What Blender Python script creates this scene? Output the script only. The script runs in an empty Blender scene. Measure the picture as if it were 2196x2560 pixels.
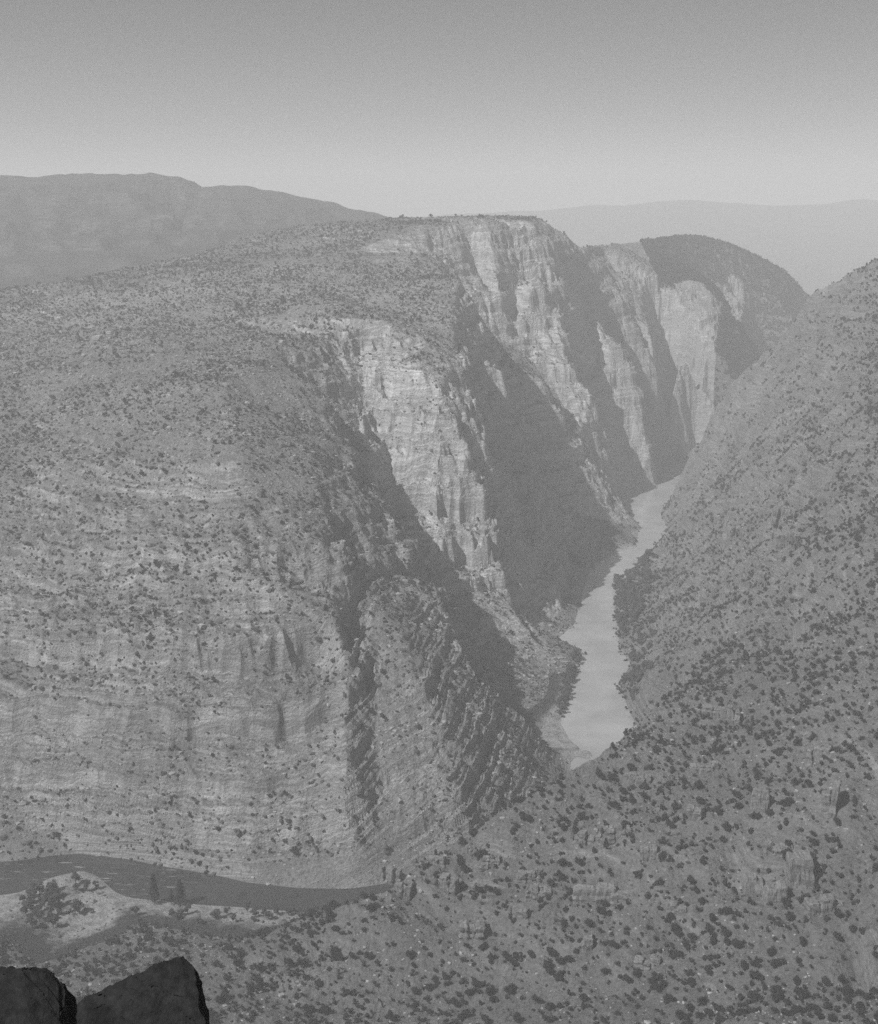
import bpy, math, time
import numpy as np
from mathutils import Vector
from mathutils.geometry import delaunay_2d_cdt
T0 = time.time()
rng = np.random.default_rng(7)
C = bpy.context.scene.collection
F32 = np.float32

# ------------------------------------------------------------------ survey
# camera at the origin, looking along +Y and pitched down; metres everywhere.
FPX, PITCH = 1236.0, math.radians(13.6)          # focal length in pixels of an 878 x 1024 picture
CP, SP = math.cos(PITCH), math.sin(PITCH)
RIVER_Z = -450.0
def ray(u, v):
    dx, dy = .4*(u-1098), .4*(v-1280)
    return dx, FPX*CP-dy*SP, -FPX*SP-dy*CP
def P(u, v, Y):                                   # a surveyed point: sight line + forward distance
    a, b, c = ray(u, v); t = Y/b
    return (a*t, Y, c*t)
def W(u, v, z=RIVER_Z):                           # a surveyed point at a known height
    a, b, c = ray(u, v); t = z/c
    return (a*t, b*t, z)

lines, spots = [], []
def L(*pts): lines.append(list(pts))
def PT(*pts): spots.extend(pts)

# --- river banks
bank_left = [(940,2720),(780,2450),(660,2230),(540,2140)] + [W(u,v)[:2] for u,v in [(1723,1198),(1637,1217),(1578,1221),(1552,1240),(1543,1266),(1570,1292),(1604,1318),(1593,1365),
    (1482,1420),(1455,1495),(1436,1562),(1464,1630),(1445,1692),(1424,1785),(1467,1858)]] + \
    [(114,965),(108,930),(98,880),(74,832),(25,790)] + [W(u,v)[:2] for u,v in [(947,2212),(867,2224),(743,2223),(619,2209),(557,2191),(458,2172),
    (347,2150),(217,2135),(124,2143),(50,2154)]] + [(-400,790),(-500,745),(-640,700)]
bank_right = [(1010,2680),(850,2410),(720,2170),(600,2080),(470,2030)] + [W(u,v)[:2] for u,v in [(1698,1226),(1670,1260),(1655,1291),(1673,1322),(1621,1387),(1581,1436),
    (1525,1455),(1532,1507),(1541,1575),(1550,1624),(1575,1658),(1553,1717),(1581,1785)]] + \
    [(182,1000),(184,930),(170,862),(136,800),(90,758),(35,738),(-30,735),(-70,738)] + [W(u,v)[:2] for u,v in [(619,2252),(470,2243),(328,2230),
    (300,2216),(280,2200),(255,2178),(204,2160),(124,2178),(50,2208)]] + [(-400,735),(-500,690),(-640,645)]
centre = [(975,2700),(815,2430),(690,2200),(570,2110),(440,2065),(370,2020),(335,1960),(322,1860),(320,1770),(285,1650),(235,1560),(190,1480),(182,1400),
    (172,1310),(172,1230),(160,1150),(148,1070),(150,1000),(146,935),(132,870),(104,815),(55,768),(-20,752),(-70,752),(-130,760),(-190,773),
    (-221,788),(-252,804.5),(-278,798.5),(-297,785),(-340,774),(-400,762),(-500,718),(-640,672)]
L(*[(x,y,RIVER_Z-1.2) for x,y in bank_left]); L(*[(x,y,RIVER_Z-1.2) for x,y in bank_right])
L(*[(x,y,RIVER_Z-9) for x,y in centre])

# --- near canyon wall (left bank): front face rows, rim, gully
L(P(-300,1700,905),P(50,1700,895),P(300,1700,875),P(600,1700,865),P(800,1720,866))
L(P(-300,1400,1010),P(50,1400,1000),P(300,1400,975),P(600,1400,955),P(845,1400,972))
L(P(-300,1150,1150),P(50,1150,1130),P(300,1170,1070),P(600,1160,1040),P(800,1150,1090))
L(P(50,2000,838),P(300,2010,820),P(600,2050,800),P(800,2080,792))
L(P(-300,950,1380),P(50,950,1350),P(300,960,1250),P(560,960,1200))
PT(P(50,850,1550),P(300,830,1500),P(550,800,1520),P(600,700,1700),P(350,730,1720),P(850,640,1880),P(760,720,1640))
rim1 = [P(690,880,1320),P(775,950,1270),P(870,1100,1190),P(930,1190,1150),P(985,1250,1120),P(1010,1310,1100),P(1060,1380,1080),
        P(1075,1480,1038),P(1125,1570,990),P(1200,1680,940),P(1255,1800,912),P(1330,1890,916)]
L(*rim1)
L(P(868,1490,950),P(874,1580,905),P(878,1700,858),P(884,1900,808),P(892,2060,790))            # corner of the front face
L(P(920,1500,978),P(930,1600,930),P(936,1700,886),P(940,1900,825),P(948,2060,798))            # re-entrant beyond it, where the strata bend up
L(P(1005,1560,950),P(1045,1680,892),P(1098,1820,846),P(1150,1960,818))
gully1 = [P(830,850,1390),P(900,1080,1310),(-41,1240,-322),(-5,1208,-378),(33,1150,-415),P(1260,1750,1065),(72,1010,-446)]
L(*gully1)
# --- second spur: lit face between gully and crest
crest2 = [P(860,795,1425),P(945,795,1430),P(1055,930,1370),P(1110,980,1340),P(1105,1125,1312),P(1195,1190,1292),P(1190,1300,1270),P(1195,1400,1262),
          P(1245,1440,1258),P(1285,1530,1262),P(1345,1580,1270),P(1405,1600,1275)]
L(*crest2)
PT(P(940,1000,1372),P(985,1180,1308),P(1070,1300,1275))
# --- rim of the third slope and the bowl behind it
rim3 = [P(1110,980,1340),P(1150,910,1400),P(1155,860,1450),P(1140,780,1560),P(1160,697,1720),P(1130,690,1800),P(1085,640,1900)]
L(*rim3)
PT(P(1050,800,1540),P(1000,700,1700),P(1050,640,1830))
PT(P(1290,1180,1480),P(1330,1400,1370),P(1270,1000,1560),P(1420,1380,1540))
bowl = [(48,1850,-132),P(1235,905,1790),P(1330,1100,1735),P(1430,1280,1685),(226,1640,-446)]
L(*bowl)
# --- mesa
mesa_edge = [P(1060,562,1960),P(1150,556,2010),P(1200,548,2025),P(1270,556,2050),P(1335,556,2090),P(1392,590,2125),P(1408,640,2130)]
L(*mesa_edge)
L(P(1105,655,1925),P(1135,705,1920),P(1190,765,1925),P(1250,845,1935),P(1290,858,1950),P(1372,845,1975))
L(P(1408,640,2130),P(1385,700,2050),P(1372,845,1975),P(1430,900,1955),P(1496,985,1935),P(1464,1095,1888),P(1480,1165,1900))
L(P(1258,885,1845),P(1375,962,1815),P(1425,1055,1785),P(1460,1118,1800))
# alcoves of the cliff (vertical re-entrants)
PT(P(1185,600,2035),P(1195,680,1995),P(1290,590,2075),P(1300,720,2020),P(1150,640,1962),P(1240,640,1990),P(1240,750,1955),P(1345,680,2010))
sky1 = [P(-300,760,1720),P(40,735,1750),P(160,702,1800),P(370,684,1850),P(500,634,1950),P(620,590,2050),P(750,563,2120),P(1000,545,2150),
        P(1200,540,2110),P(1340,541,2180),P(1385,563,2190),P(1406,600,2190),P(1432,612,2205)]
L(*sky1)
# --- gully behind the mesa, next spur, far round hill
L(P(1432,612,2205),P(1465,760,2170),P(1490,900,2110),P(1535,1030,2068),P(1580,1160,2040))
crest4 = [P(1455,617,2300),P(1530,690,2330),P(1590,790,2345),P(1612,852,2325)]
L(*crest4)
L(P(1482,848,2095),P(1545,853,2110),P(1592,890,2120),P(1612,950,2115),P(1608,1020,2085),P(1596,1090,2062),P(1588,1150,2048))
L(P(1600,700,2440),P(1624,830,2320),P(1648,940,2275),P(1672,1030,2300),W(1700,1112,-441))
L(P(1790,710,2520),P(1775,830,2390),P(1762,960,2350),P(1766,1050,2360))
PT(W(1640,1190,-448),W(1655,1168,-447),W(1695,1142,-446),W(1660,1128,-441),W(1740,1130,-445),(432,2180,-447.4),(452,2250,-446.6),(402,2200,-447),(415,2270,-446),W(1470,1880,-447.5),W(1400,1890,-446))
PT(P(1650,690,2480),P(1700,850,2350))
L(P(1455,617,2300),P(1500,612,2450),P(1600,602,2700),P(1700,590,2900),P(1760,590,2950),P(1820,606,2960),P(1900,641,3010),P(1970,682,3100),P(2030,747,3200))
PT(P(1900,850,2900),P(1850,930,2720),P(1930,900,2780),(640,2250,-446),(760,2480,-446),(900,2750,-440),(1100,2450,-440))
# --- right bank wall, from the near nose to the far nose
L((178,1134,-449),P(1650,1690,1060),P(1800,1620,1000))
near_edge = [P(700,2350,650),P(880,2252,660),P(1000,2190,672),P(1150,2090,688),P(1330,1970,705),P(1450,1890,735),P(1600,1790,800),P(1700,1690,890),P(1800,1600,980)]
L(*near_edge)
PT(P(1100,2300,640),P(900,2400,622),P(1500,2200,640),P(1500,2020,690),P(1800,1850,745),P(1800,2200,610),P(2150,1900,660),P(1850,1650,900),
   P(1100,2500,590),P(1500,2500,565),P(1800,2500,538),P(2150,2500,510),P(2150,2200,590),P(2150,1500,860),P(2150,1200,1120),P(2150,900,1450),
   P(1650,1500,1330),P(1800,1450,1230),P(2000,1350,1080),P(1700,1310,1700),P(1800,1200,1700),P(1900,1100,1620),P(2000,1000,1560),P(1900,950,1800),P(2100,800,1620),
   P(1700,1600,1130),P(1700,1420,1440),P(2000,1600,860),P(1950,1200,1330))
nose = [P(1768,1153,2000),P(1803,1010,1950),P(1858,944,1905),P(1976,810,1850),P(2030,741,1800),P(2100,705,1760),P(2165,655,1700)]
L(*nose)
PT((700,1750,-40),(720,2000,-250),(900,1500,-10),(560,1000,-110),(440,700,-190),(900,800,-20),(330,450,-220),(1500,1200,20),(1400,2000,-60),(1300,2300,-300))
# --- low flats at lower left
PT(P(100,2400,670),P(400,2400,650),P(100,2500,615),P(500,2500,600),P(700,2500,598),P(600,2350,690),P(250,2300,725),W(150,2225,-446.8),W(215,2200,-447.4),W(100,2285,-446.3),W(262,2240,-448.2),W(300,2275,-446.5),(-260,700,-445))
# --- ground under and behind the viewpoint, all below the view
PT((0,-8,-2.2),(0,2,-2.6),(-4,9,-10.5),(4,9,-11),(-9,14,-12.5),(0,22,-26),(-30,12,-20),(40,10,-20),(0,60,-82),(0,250,-272),(0,440,-398),(120,300,-245),(-120,300,-265),
   (-210,500,-400),(-300,620,-430),(-470,610,-330),(-660,505,-60),(-640,300,20),(-760,650,-260),(-515,330,-90),(-335,240,-140),(-250,180,-160),(-140,40,-90),(-120,-60,-30),(150,-20,-30),
   (200,150,-140),(330,200,-120),(600,300,0),(0,-300,20),(-400,-300,60),(500,-300,40),(-1000,100,60),(1500,100,40))
# --- outer margin
PT((-900,760,-440),(-1100,1200,-200),(-1300,1900,-180),(-900,2300,-215),(-500,2420,-195),(-200,2500,-130),(50,2480,-70),(210,2480,-110),(330,2700,-120),(500,3300,-200),(900,3700,-320),
   (-1500,3000,-330),(-2200,2600,-330),(-800,3500,-330),(0,3700,-330),(1500,3700,-420),(2400,3200,-420),(2600,2000,-300),(-2400,800,-200),(-3200,3900,-420),(3200,3900,-430),(2600,-400,20),
   (-2600,-400,60),(0,4200,-430),(-1000,-400,60),(1000,-400,40),(-3200,1500,-300),(3200,1500,-200))

def build_tin():
    idx, V, E = {}, [], []
    def add(p):
        k = (round(p[0],2), round(p[1],2))
        if k not in idx: idx[k] = len(V); V.append(p)
        return idx[k]
    for l in lines:
        ii = [add(p) for p in l]
        E.extend((a,b) for a,b in zip(ii[:-1],ii[1:]) if a != b)
    for p in spots: add(p)
    vo, eo, fo, ov, oe, of = delaunay_2d_cdt([Vector(p[:2]) for p in V], E, [], 0, 1e-3)
    z = np.full(len(vo), np.nan)
    for i, o in enumerate(ov):
        if o: z[i] = V[o[0]][2]
    xy = np.array([[a.x,a.y] for a in vo])
    bad = np.where(np.isnan(z))[0]
    for i in bad:                                   # crossings of two break lines: take the mean of both lines there
        vals = []
        for a,b in E:
            p, q = np.array(V[a]), np.array(V[b]); d = q[:2]-p[:2]; t = np.dot(xy[i]-p[:2], d)/np.dot(d,d)
            if 0 <= t <= 1 and np.linalg.norm(p[:2]+t*d-xy[i]) < .05: vals.append(p[2]+t*(q[2]-p[2]))
        z[i] = np.mean(vals) if vals else RIVER_Z
    print('TIN', len(vo), 'verts', len(fo), 'tris', len(bad), 'crossings', [tuple(xy[i].round()) for i in bad])
    return xy, z, fo

GX0, GX1, GY0, GY1, GS = -1500., 1500., -60., 3700., 3.
def raster(xy, z, fo):
    nx, ny = int((GX1-GX0)/GS)+1, int((GY1-GY0)/GS)+1
    H = np.full((ny,nx), -330., F32)
    for f in fo:
        a, b, c = (xy[i] for i in f[:3]); za, zb, zc = (z[i] for i in f[:3])
        i0, i1 = int(np.floor((min(a[0],b[0],c[0])-GX0)/GS)), int(np.ceil((max(a[0],b[0],c[0])-GX0)/GS))
        j0, j1 = int(np.floor((min(a[1],b[1],c[1])-GY0)/GS)), int(np.ceil((max(a[1],b[1],c[1])-GY0)/GS))
        i0, i1, j0, j1 = max(i0,0), min(i1,nx-1), max(j0,0), min(j1,ny-1)
        if i0 > i1 or j0 > j1: continue
        X, Y = np.meshgrid(GX0+GS*np.arange(i0,i1+1), GY0+GS*np.arange(j0,j1+1))
        d = (b[1]-c[1])*(a[0]-c[0])+(c[0]-b[0])*(a[1]-c[1])
        if abs(d) < 1e-6: continue
        w1 = ((b[1]-c[1])*(X-c[0])+(c[0]-b[0])*(Y-c[1]))/d
        w2 = ((c[1]-a[1])*(X-c[0])+(a[0]-c[0])*(Y-c[1]))/d
        w3 = 1-w1-w2
        m = (w1 > -1e-6)&(w2 > -1e-6)&(w3 > -1e-6)
        H[j0:j1+1,i0:i1+1][m] = (w1*za+w2*zb+w3*zc)[m]
    return H
def blur(H, n):
    for _ in range(n):
        for ax in (0,1):
            A = np.roll(H,1,ax); B = np.roll(H,-1,ax); H = .25*A+.5*H+.25*B
    return H
def samp(H, x, y):
    fx = np.clip((x-GX0)/GS, 0, H.shape[1]-1.001); fy = np.clip((y-GY0)/GS, 0, H.shape[0]-1.001)
    i = fx.astype(np.int32); j = fy.astype(np.int32); a = (fx-i).astype(F32); b = (fy-j).astype(F32)
    return (H[j,i]*(1-a)+H[j,i+1]*a)*(1-b)+(H[j+1,i]*(1-a)+H[j+1,i+1]*a)*b

# ------------------------------------------------------------------ noise
def gnoise(x, y, seed):                                  # gradient noise, about -0.7..0.7
    xi = np.floor(x); yi = np.floor(y); fx = (x-xi).astype(F32); fy = (y-yi).astype(F32)
    xi = xi.astype(np.int64); yi = yi.astype(np.int64)
    def g(i, j, dx, dy):
        h = (i*374761393+j*668265263+seed*974634777) & 0xffffffff
        h = ((h^(h>>13))*1274126177) & 0xffffffff
        a = ((h^(h>>16)) & 0xffff).astype(F32)*F32(2*math.pi/65536)
        return np.cos(a)*dx+np.sin(a)*dy
    u = fx*fx*fx*(fx*(fx*6-15)+10); v = fy*fy*fy*(fy*(fy*6-15)+10)
    n00, n10 = g(xi,yi,fx,fy), g(xi+1,yi,fx-1,fy); n01, n11 = g(xi,yi+1,fx,fy-1), g(xi+1,yi+1,fx-1,fy-1)
    a = n00+u*(n10-n00); b = n01+u*(n11-n01)
    return a+v*(b-a)
def fbm(x, y, wl, oct, seed, gain=.5):
    s, a = 0, 1.
    for k in range(oct):
        s = s+a*gnoise(x*(2**k/wl)+17.3*k, y*(2**k/wl)-9.1*k, seed+k); a *= gain
    return s
def sstep(a, b, x): t = np.clip((x-a)/(b-a), 0, 1); return t*t*(3-2*t)

# bed sequence of the cliffs: irregular treads and risers
def beds(tmin, tmax, tread, lo, seed):
    r = np.random.default_rng(seed); kin, kout = [-900.], [-900.]
    while kin[-1] < 400:
        t = r.uniform(tmin, tmax); q = np.clip(tread+r.uniform(-.15,.15), .3, .88); w = lo*r.uniform(.6,1.4)
        kin += [kin[-1]+t*q, kin[-1]+t]; kout += [kout[-1]+t*w, kout[-1]+t]
    return np.array(kin), np.array(kout)
BED1, BED2, BED3 = beds(22,48,.68,.22,3), beds(7,16,.64,.24,4), beds(3.2,6.5,.64,.22,5)

xy, zz, fo = build_tin()
H0 = raster(xy, zz, fo)
H = blur(H0, 3)
gy, gx = np.gradient(blur(H0, 8), GS); SLOPE = np.hypot(gx, gy).astype(F32)
# distance along a line test helper for the right bank
cx = np.array([p[0] for p in centre]); cy = np.array([p[1] for p in centre])
def right_bank(x, y):                                    # True on the viewer's side of the river
    o = np.argsort(cy[:22]); xb = np.interp(y, cy[:22][o], cx[:22][o])
    low = np.interp(x, cx[21:][::-1], cy[21:][::-1])
    return np.where(y > 752, (x > xb) & (x > -25), y < low) | ((x > -25) & (y <= 752)) | ((x <= -25) & (y < low))

def height(x, y, with_bed=False):
    x = x.astype(F32); y = y.astype(F32)
    z0 = samp(H, x, y); sl = samp(SLOPE, x, y)
    dry = sstep(1.5, 30, z0-RIVER_Z)
    far = sstep(15, 120, np.hypot(x, y))
    rb = right_bank(x, y).astype(F32)
    steep = sstep(.35, .95, sl)
    k = dry*far
    # clefts and buttresses: warp the plan, mostly where it is steep
    n1 = fbm(x, y, 70, 2, 11); n2 = fbm(x, y, 70, 2, 23)
    a1 = (1-2.2*np.abs(fbm(x, y, 32, 2, 31))); a2 = (1-2.2*np.abs(fbm(x, y, 32, 2, 41)))
    b1 = (1-2.2*np.abs(gnoise(x/11, y/11, 51))); b2 = (1-2.2*np.abs(gnoise(x/11, y/11, 61)))
    front = sstep(1180, 1080, y)*(1-rb)
    amp = k*(.35+.65*steep)*(1-.6*rb*sstep(1000, 850, y))*(1-.55*front)*(1-.35*sstep(1650, 1800, y)*(1-rb))
    cb_ = z0+.06*(x+200); riser = np.exp(-((cb_+318)/16)**2)+np.exp(-((cb_+267)/15)**2)        # two strong cliff-making beds
    amp = amp*(1+1.5*front*riser)
    wx = x+amp*(14*n1+7.5*a1+(2.4+.4*front)*b1-4); wy = y+amp*(14*n2+7.5*a2+(2.4+.4*front)*b2-4)
    zb = samp(H, wx, wy)
    # bedding: nearly level, bending up to the right at the foot of the near wall
    fold = .5*np.logaddexp(0, (x+95)/22.)*22.*sstep(1120, 1000, y)*(1-rb)
    dip = np.where(y > 1000, .07*(y-1000), 0)*(1-rb)+.03*x
    jit = 5*fbm(x, y, 120, 2, 71)+1.5*fbm(x, y, 24, 3, 73)
    b = zb-fold-dip+jit
    patch = np.clip(.72+.8*fbm(x, y, 150, 2, 81), .1, 1)
    st = k*(steep*patch*(1-rb)+rb*sstep(.25, .65, sl)*np.clip(.3+1.5*fbm(x, y, 70, 2, 85), 0, 1))
    d1 = np.interp(b, *BED1)-b
    d2 = np.interp(b+1.7*gnoise(x/35, y/35, 91), *BED2)-b-1.7*gnoise(x/35, y/35, 91)
    d3 = np.interp(b, *BED3)-b
    bent = sstep(5, 45, fold)*front                       # thin beds where the strata bend
    st = np.maximum(st, .95*k*bent*sstep(.25, .5, sl))
    b = b+bent*(3.5*fbm(x, y, 30, 3, 181)); d2 = np.interp(b, *BED2)-b; d3 = np.interp(b, *BED3)-b
    m1 = np.clip(.62+1.25*fbm(x, y, 85, 2, 141), 0, 1.15); m2 = np.clip(.85+.9*fbm(x, y, 48, 2, 151)-bent*(.05+.7*np.abs(fbm(x, y, 40, 2, 155))), .1, 1.2); m3 = np.clip(.85+.9*fbm(x, y, 22, 2, 161), .3, 1.25)
    d0 = np.interp(b, [-900,-352,-318,-306,-268,-256,-226,400], [-900,-352,-343,-306,-291,-256,-226,400])-b
    z = zb+st*(.85*front*(1-bent)*np.clip(.75+.8*fbm(x, y, 70, 2, 191), 0, 1)*d0+(.95-.6*bent)*m1*d1+(1.15+.1*bent)*m2*d2+(1.25+.1*bent)*m3*d3)
    # ledges that follow the gentle dip slopes
    lb = zb-.42*z0+.06*x+4*fbm(x, y, 60, 2, 95)
    z += k*(1-steep)*(1-rb)*.55*(np.interp(lb, *BED3)-lb)*1.5*np.clip(.5+1.5*fbm(x, y, 45, 2, 171), 0, 1.2)
    # rubble and broken ground
    z += k*((1.9+1.6*rb)*fbm(x, y, 26, 3, 101)+1.7*np.maximum(0, gnoise(x/6.5, y/6.5, 111)+.05)*(1+.5*steep)+1.1*np.maximum(0, gnoise(x/3.3, y/3.3, 121))+.5*gnoise(x/1.9, y/1.9, 125))
    z += (1-k)*far*.25*fbm(x, y, 18, 3, 131)*sstep(-.5, 2, z0-RIVER_Z)
    return (z, b) if with_bed else z

# ------------------------------------------------------------------ polar ground grid (finer where it is nearer)
D = math.radians
th = np.concatenate([np.arange(D(-62), D(-23.2), D(.22)), np.arange(D(-23.2), D(23.2), D(.05)), np.arange(D(23.2), D(36), D(.22))])
rr = [2.]
while rr[-1] < 300: rr.append(rr[-1]*1.03+.05)
while rr[-1] < 2450: rr.append(rr[-1]+max(1.05, rr[-1]*.00075))
while rr[-1] < 3640: rr.append(rr[-1]+4.5)
rr = np.array(rr)
TH, RR = np.meshgrid(th, rr)
GXX, GYY = (RR*np.sin(TH)), (RR*np.cos(TH))
GZ, GB = (q.reshape(GXX.shape).astype(F32) for q in height(GXX.ravel(), GYY.ravel(), True))
print('grid', GZ.shape, round(time.time()-T0,1), 's')
def ground(x, y):                                        # height of the finished ground
    r = np.hypot(x, y); t = np.arctan2(x, y)
    fi = np.clip(np.interp(t, th, np.arange(len(th))), 0, len(th)-1.001); fj = np.clip(np.interp(r, rr, np.arange(len(rr))), 0, len(rr)-1.001)
    i = fi.astype(int); j = fj.astype(int); a = fi-i; b = fj-j
    return (GZ[j,i]*(1-a)+GZ[j,i+1]*a)*(1-b)+(GZ[j+1,i]*(1-a)+GZ[j+1,i+1]*a)*b
HOR = np.maximum.accumulate(GZ/RR, axis=0)
def seen(x, y, z, h=4.):                                 # does the top of something h high show over the ground before it
    r = np.hypot(x, y); t = np.arctan2(x, y)
    i = np.clip(np.interp(t, th, np.arange(len(th))), 0, len(th)-1).astype(int); j = np.clip(np.interp(r-6, rr, np.arange(len(rr))), 0, len(rr)-1).astype(int)
    return ((z+h)/r > HOR[j,i]) & (np.abs(t) < D(24))

def mesh_object(name, verts, faces, mat, kind=None, smooth=False, n=4):
    me = bpy.data.meshes.new(name)
    verts = np.asarray(verts, F32); faces = np.asarray(faces, np.int32)
    n = faces.shape[1]
    me.vertices.add(len(verts)); me.vertices.foreach_set('co', verts.ravel())
    me.loops.add(faces.size); me.loops.foreach_set('vertex_index', faces.ravel())
    me.polygons.add(len(faces)); me.polygons.foreach_set('loop_start', np.arange(0, faces.size, n, dtype=np.int32))
    me.polygons.foreach_set('use_smooth', np.full(len(faces), smooth))
    me.update(calc_edges=True)
    if mat: me.materials.append(mat)
    o = bpy.data.objects.new(name, me); C.objects.link(o)
    if kind: o['kind'] = kind
    return o
def tag(o, label=None, cat=None, group=None, kind=None):
    if label: o['label'] = label
    if cat: o['category'] = cat
    if group: o['group'] = group
    if kind: o['kind'] = kind
    return o

# ------------------------------------------------------------------ materials (all grey: the place as a monochrome plate records it)
def G(v): return (v, v, v, 1)
class NT:
    def __init__(s, name):
        s.m = bpy.data.materials.new(name); s.m.use_nodes = True; s.t = s.m.node_tree; s.b = s.t.nodes['Principled BSDF']
        s.b.inputs['Roughness'].default_value = .95; s.b.inputs['Specular IOR Level'].default_value = .15
    def n(s, typ, **kw):
        q = s.t.nodes.new(typ)
        for k, v in kw.items():
            if k.startswith('i_'):
                key = k[2:]; key = int(key) if key.isdigit() else key.replace('_', ' ')
                q.inputs[key].default_value = v
            else: setattr(q, k, v)
        return q
    def l(s, a, b): s.t.links.new(a, b)
    def math(s, op, a, b=None, c=None):
        q = s.n('ShaderNodeMath', operation=op)
        for i, v in enumerate((a, b, c)):
            if v is None: continue
            if isinstance(v, (int, float)): q.inputs[i].default_value = v
            else: s.l(v, q.inputs[i])
        return q.outputs[0]
    def noise(s, vec, scale, detail=3, rough=.6):
        q = s.n('ShaderNodeTexNoise'); q.inputs['Scale'].default_value = scale; q.inputs['Detail'].default_value = detail; q.inputs['Roughness'].default_value = rough
        s.l(vec, q.inputs['Vector']); return q.outputs['Fac']
    def ramp(s, f, lo, hi, a=0., b=1.):
        q = s.n('ShaderNodeMapRange'); q.inputs['From Min'].default_value = lo; q.inputs['From Max'].default_value = hi
        q.inputs['To Min'].default_value = a; q.inputs['To Max'].default_value = b; s.l(f, q.inputs['Value']); return q.outputs['Result']
    def mix(s, f, a, b):
        q = s.n('ShaderNodeMix', data_type='FLOAT')
        for sock, v in ((q.inputs[0], f), (q.inputs[2], a), (q.inputs[3], b)):
            if isinstance(v, (int, float)): sock.default_value = v
            else: s.l(v, sock)
        return q.outputs[0]
def ground_material(name, rock=.30, soil=.22, brush=.09, brush_amt=.5, streak=.35, bump=.8, low_sand=True):
    k = NT(name)
    geo = k.n('ShaderNodeNewGeometry'); pos = geo.outputs['Position']
    sp = k.n('ShaderNodeSeparateXYZ'); k.l(pos, sp.inputs[0])
    sn = k.n('ShaderNodeSeparateXYZ'); k.l(geo.outputs['True Normal'], sn.inputs[0])
    flat = k.ramp(sn.outputs['Z'], .55, .85)
    # squash vertically so that stains follow the beds
    cb = k.n('ShaderNodeCombineXYZ'); k.l(sp.outputs['X'], cb.inputs[0]); k.l(sp.outputs['Y'], cb.inputs[1])
    if low_sand: k.l(k.n('ShaderNodeAttribute', attribute_name='bed').outputs['Fac'], cb.inputs[2])   # height in the bed sequence
    else: k.l(sp.outputs['Z'], cb.inputs[2])
    mp = k.n('ShaderNodeMapping'); mp.inputs['Scale'].default_value = (.02, .02, .3); k.l(cb.outputs[0], mp.inputs['Vector'])
    bed = k.noise(mp.outputs[0], 1., 5, .65)
    mv = k.n('ShaderNodeMapping'); mv.inputs['Scale'].default_value = (.22, .22, .02); k.l(pos, mv.inputs['Vector'])
    drip = k.noise(mv.outputs[0], 1., 4, .6)
    big = k.noise(pos, .012, 4, .55); mid = k.noise(pos, .09, 5, .6); fine = k.noise(pos, .55, 5, .65)
    r = k.math('MULTIPLY', k.ramp(bed, .3, .7, 1-streak, 1+streak), rock)
    r = k.math('MULTIPLY', r, k.ramp(drip, .35, .7, 1.04, .92))
    mt = k.n('ShaderNodeMapping'); mt.inputs['Scale'].default_value = (.03, .03, 1.1); k.l(cb.outputs[0], mt.inputs['Vector'])
    r = k.math('MULTIPLY', r, k.ramp(k.noise(mt.outputs[0], 1., 3, .6), .34, .7, .66, 1.35))
    s_ = k.math('MULTIPLY', k.ramp(mid, .3, .7, .8, 1.2), soil)
    v = k.mix(flat, r, s_)
    v = k.math('MULTIPLY', v, k.ramp(big, .3, .7, .82, 1.18))
    v = k.math('MULTIPLY', v, k.ramp(fine, .3, .7, .78, 1.2))
    bm = k.math('MULTIPLY', k.ramp(k.noise(pos, .33, 4, .7), .53, .6), k.ramp(k.noise(pos, .03, 3), .38, .6, .25, 1.))
    bm = k.math('MULTIPLY', bm, k.math('MULTIPLY', k.ramp(sn.outputs['Z'], .4, .7), brush_amt))
    v = k.mix(bm, v, brush)
    if low_sand:
        hz = k.math('ADD', sp.outputs['Z'], k.ramp(mid, .2, .8, -2.2, 2.2))
        sand = k.math('MULTIPLY', k.ramp(hz, -445.3, -447.6), k.ramp(sn.outputs['Z'], .8, .93))
        v = k.mix(k.math('MULTIPLY', sand, k.ramp(k.noise(pos, .12, 4, .7), .3, .55, .3, 1.)), v, k.ramp(fine, .3, .7, .22, .34))
    cc = k.n('ShaderNodeCombineColor'); [k.l(v, cc.inputs[i]) for i in range(3)]
    k.l(cc.outputs[0], k.b.inputs['Base Color'])
    bp = k.n('ShaderNodeBump'); bp.inputs['Strength'].default_value = bump; bp.inputs['Distance'].default_value = 2.4
    hsum = k.math('ADD', k.noise(pos, .5, 6, .7), k.math('MULTIPLY', k.noise(mp.outputs[0], 3., 4, .7), .6))
    k.l(hsum, bp.inputs['Height']); k.l(bp.outputs[0], k.b.inputs['Normal'])
    return k.m
def plain_material(name, v, var=.3, scale=1.5, rough=.95):
    k = NT(name); geo = k.n('ShaderNodeTexCoord')
    q = k.ramp(k.noise(geo.outputs['Object'], scale, 4, .65), .3, .7, v*(1-var), v*(1+var))
    cc = k.n('ShaderNodeCombineColor'); [k.l(q, cc.inputs[i]) for i in range(3)]
    k.l(cc.outputs[0], k.b.inputs['Base Color']); k.b.inputs['Roughness'].default_value = rough
    return k.m
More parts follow.
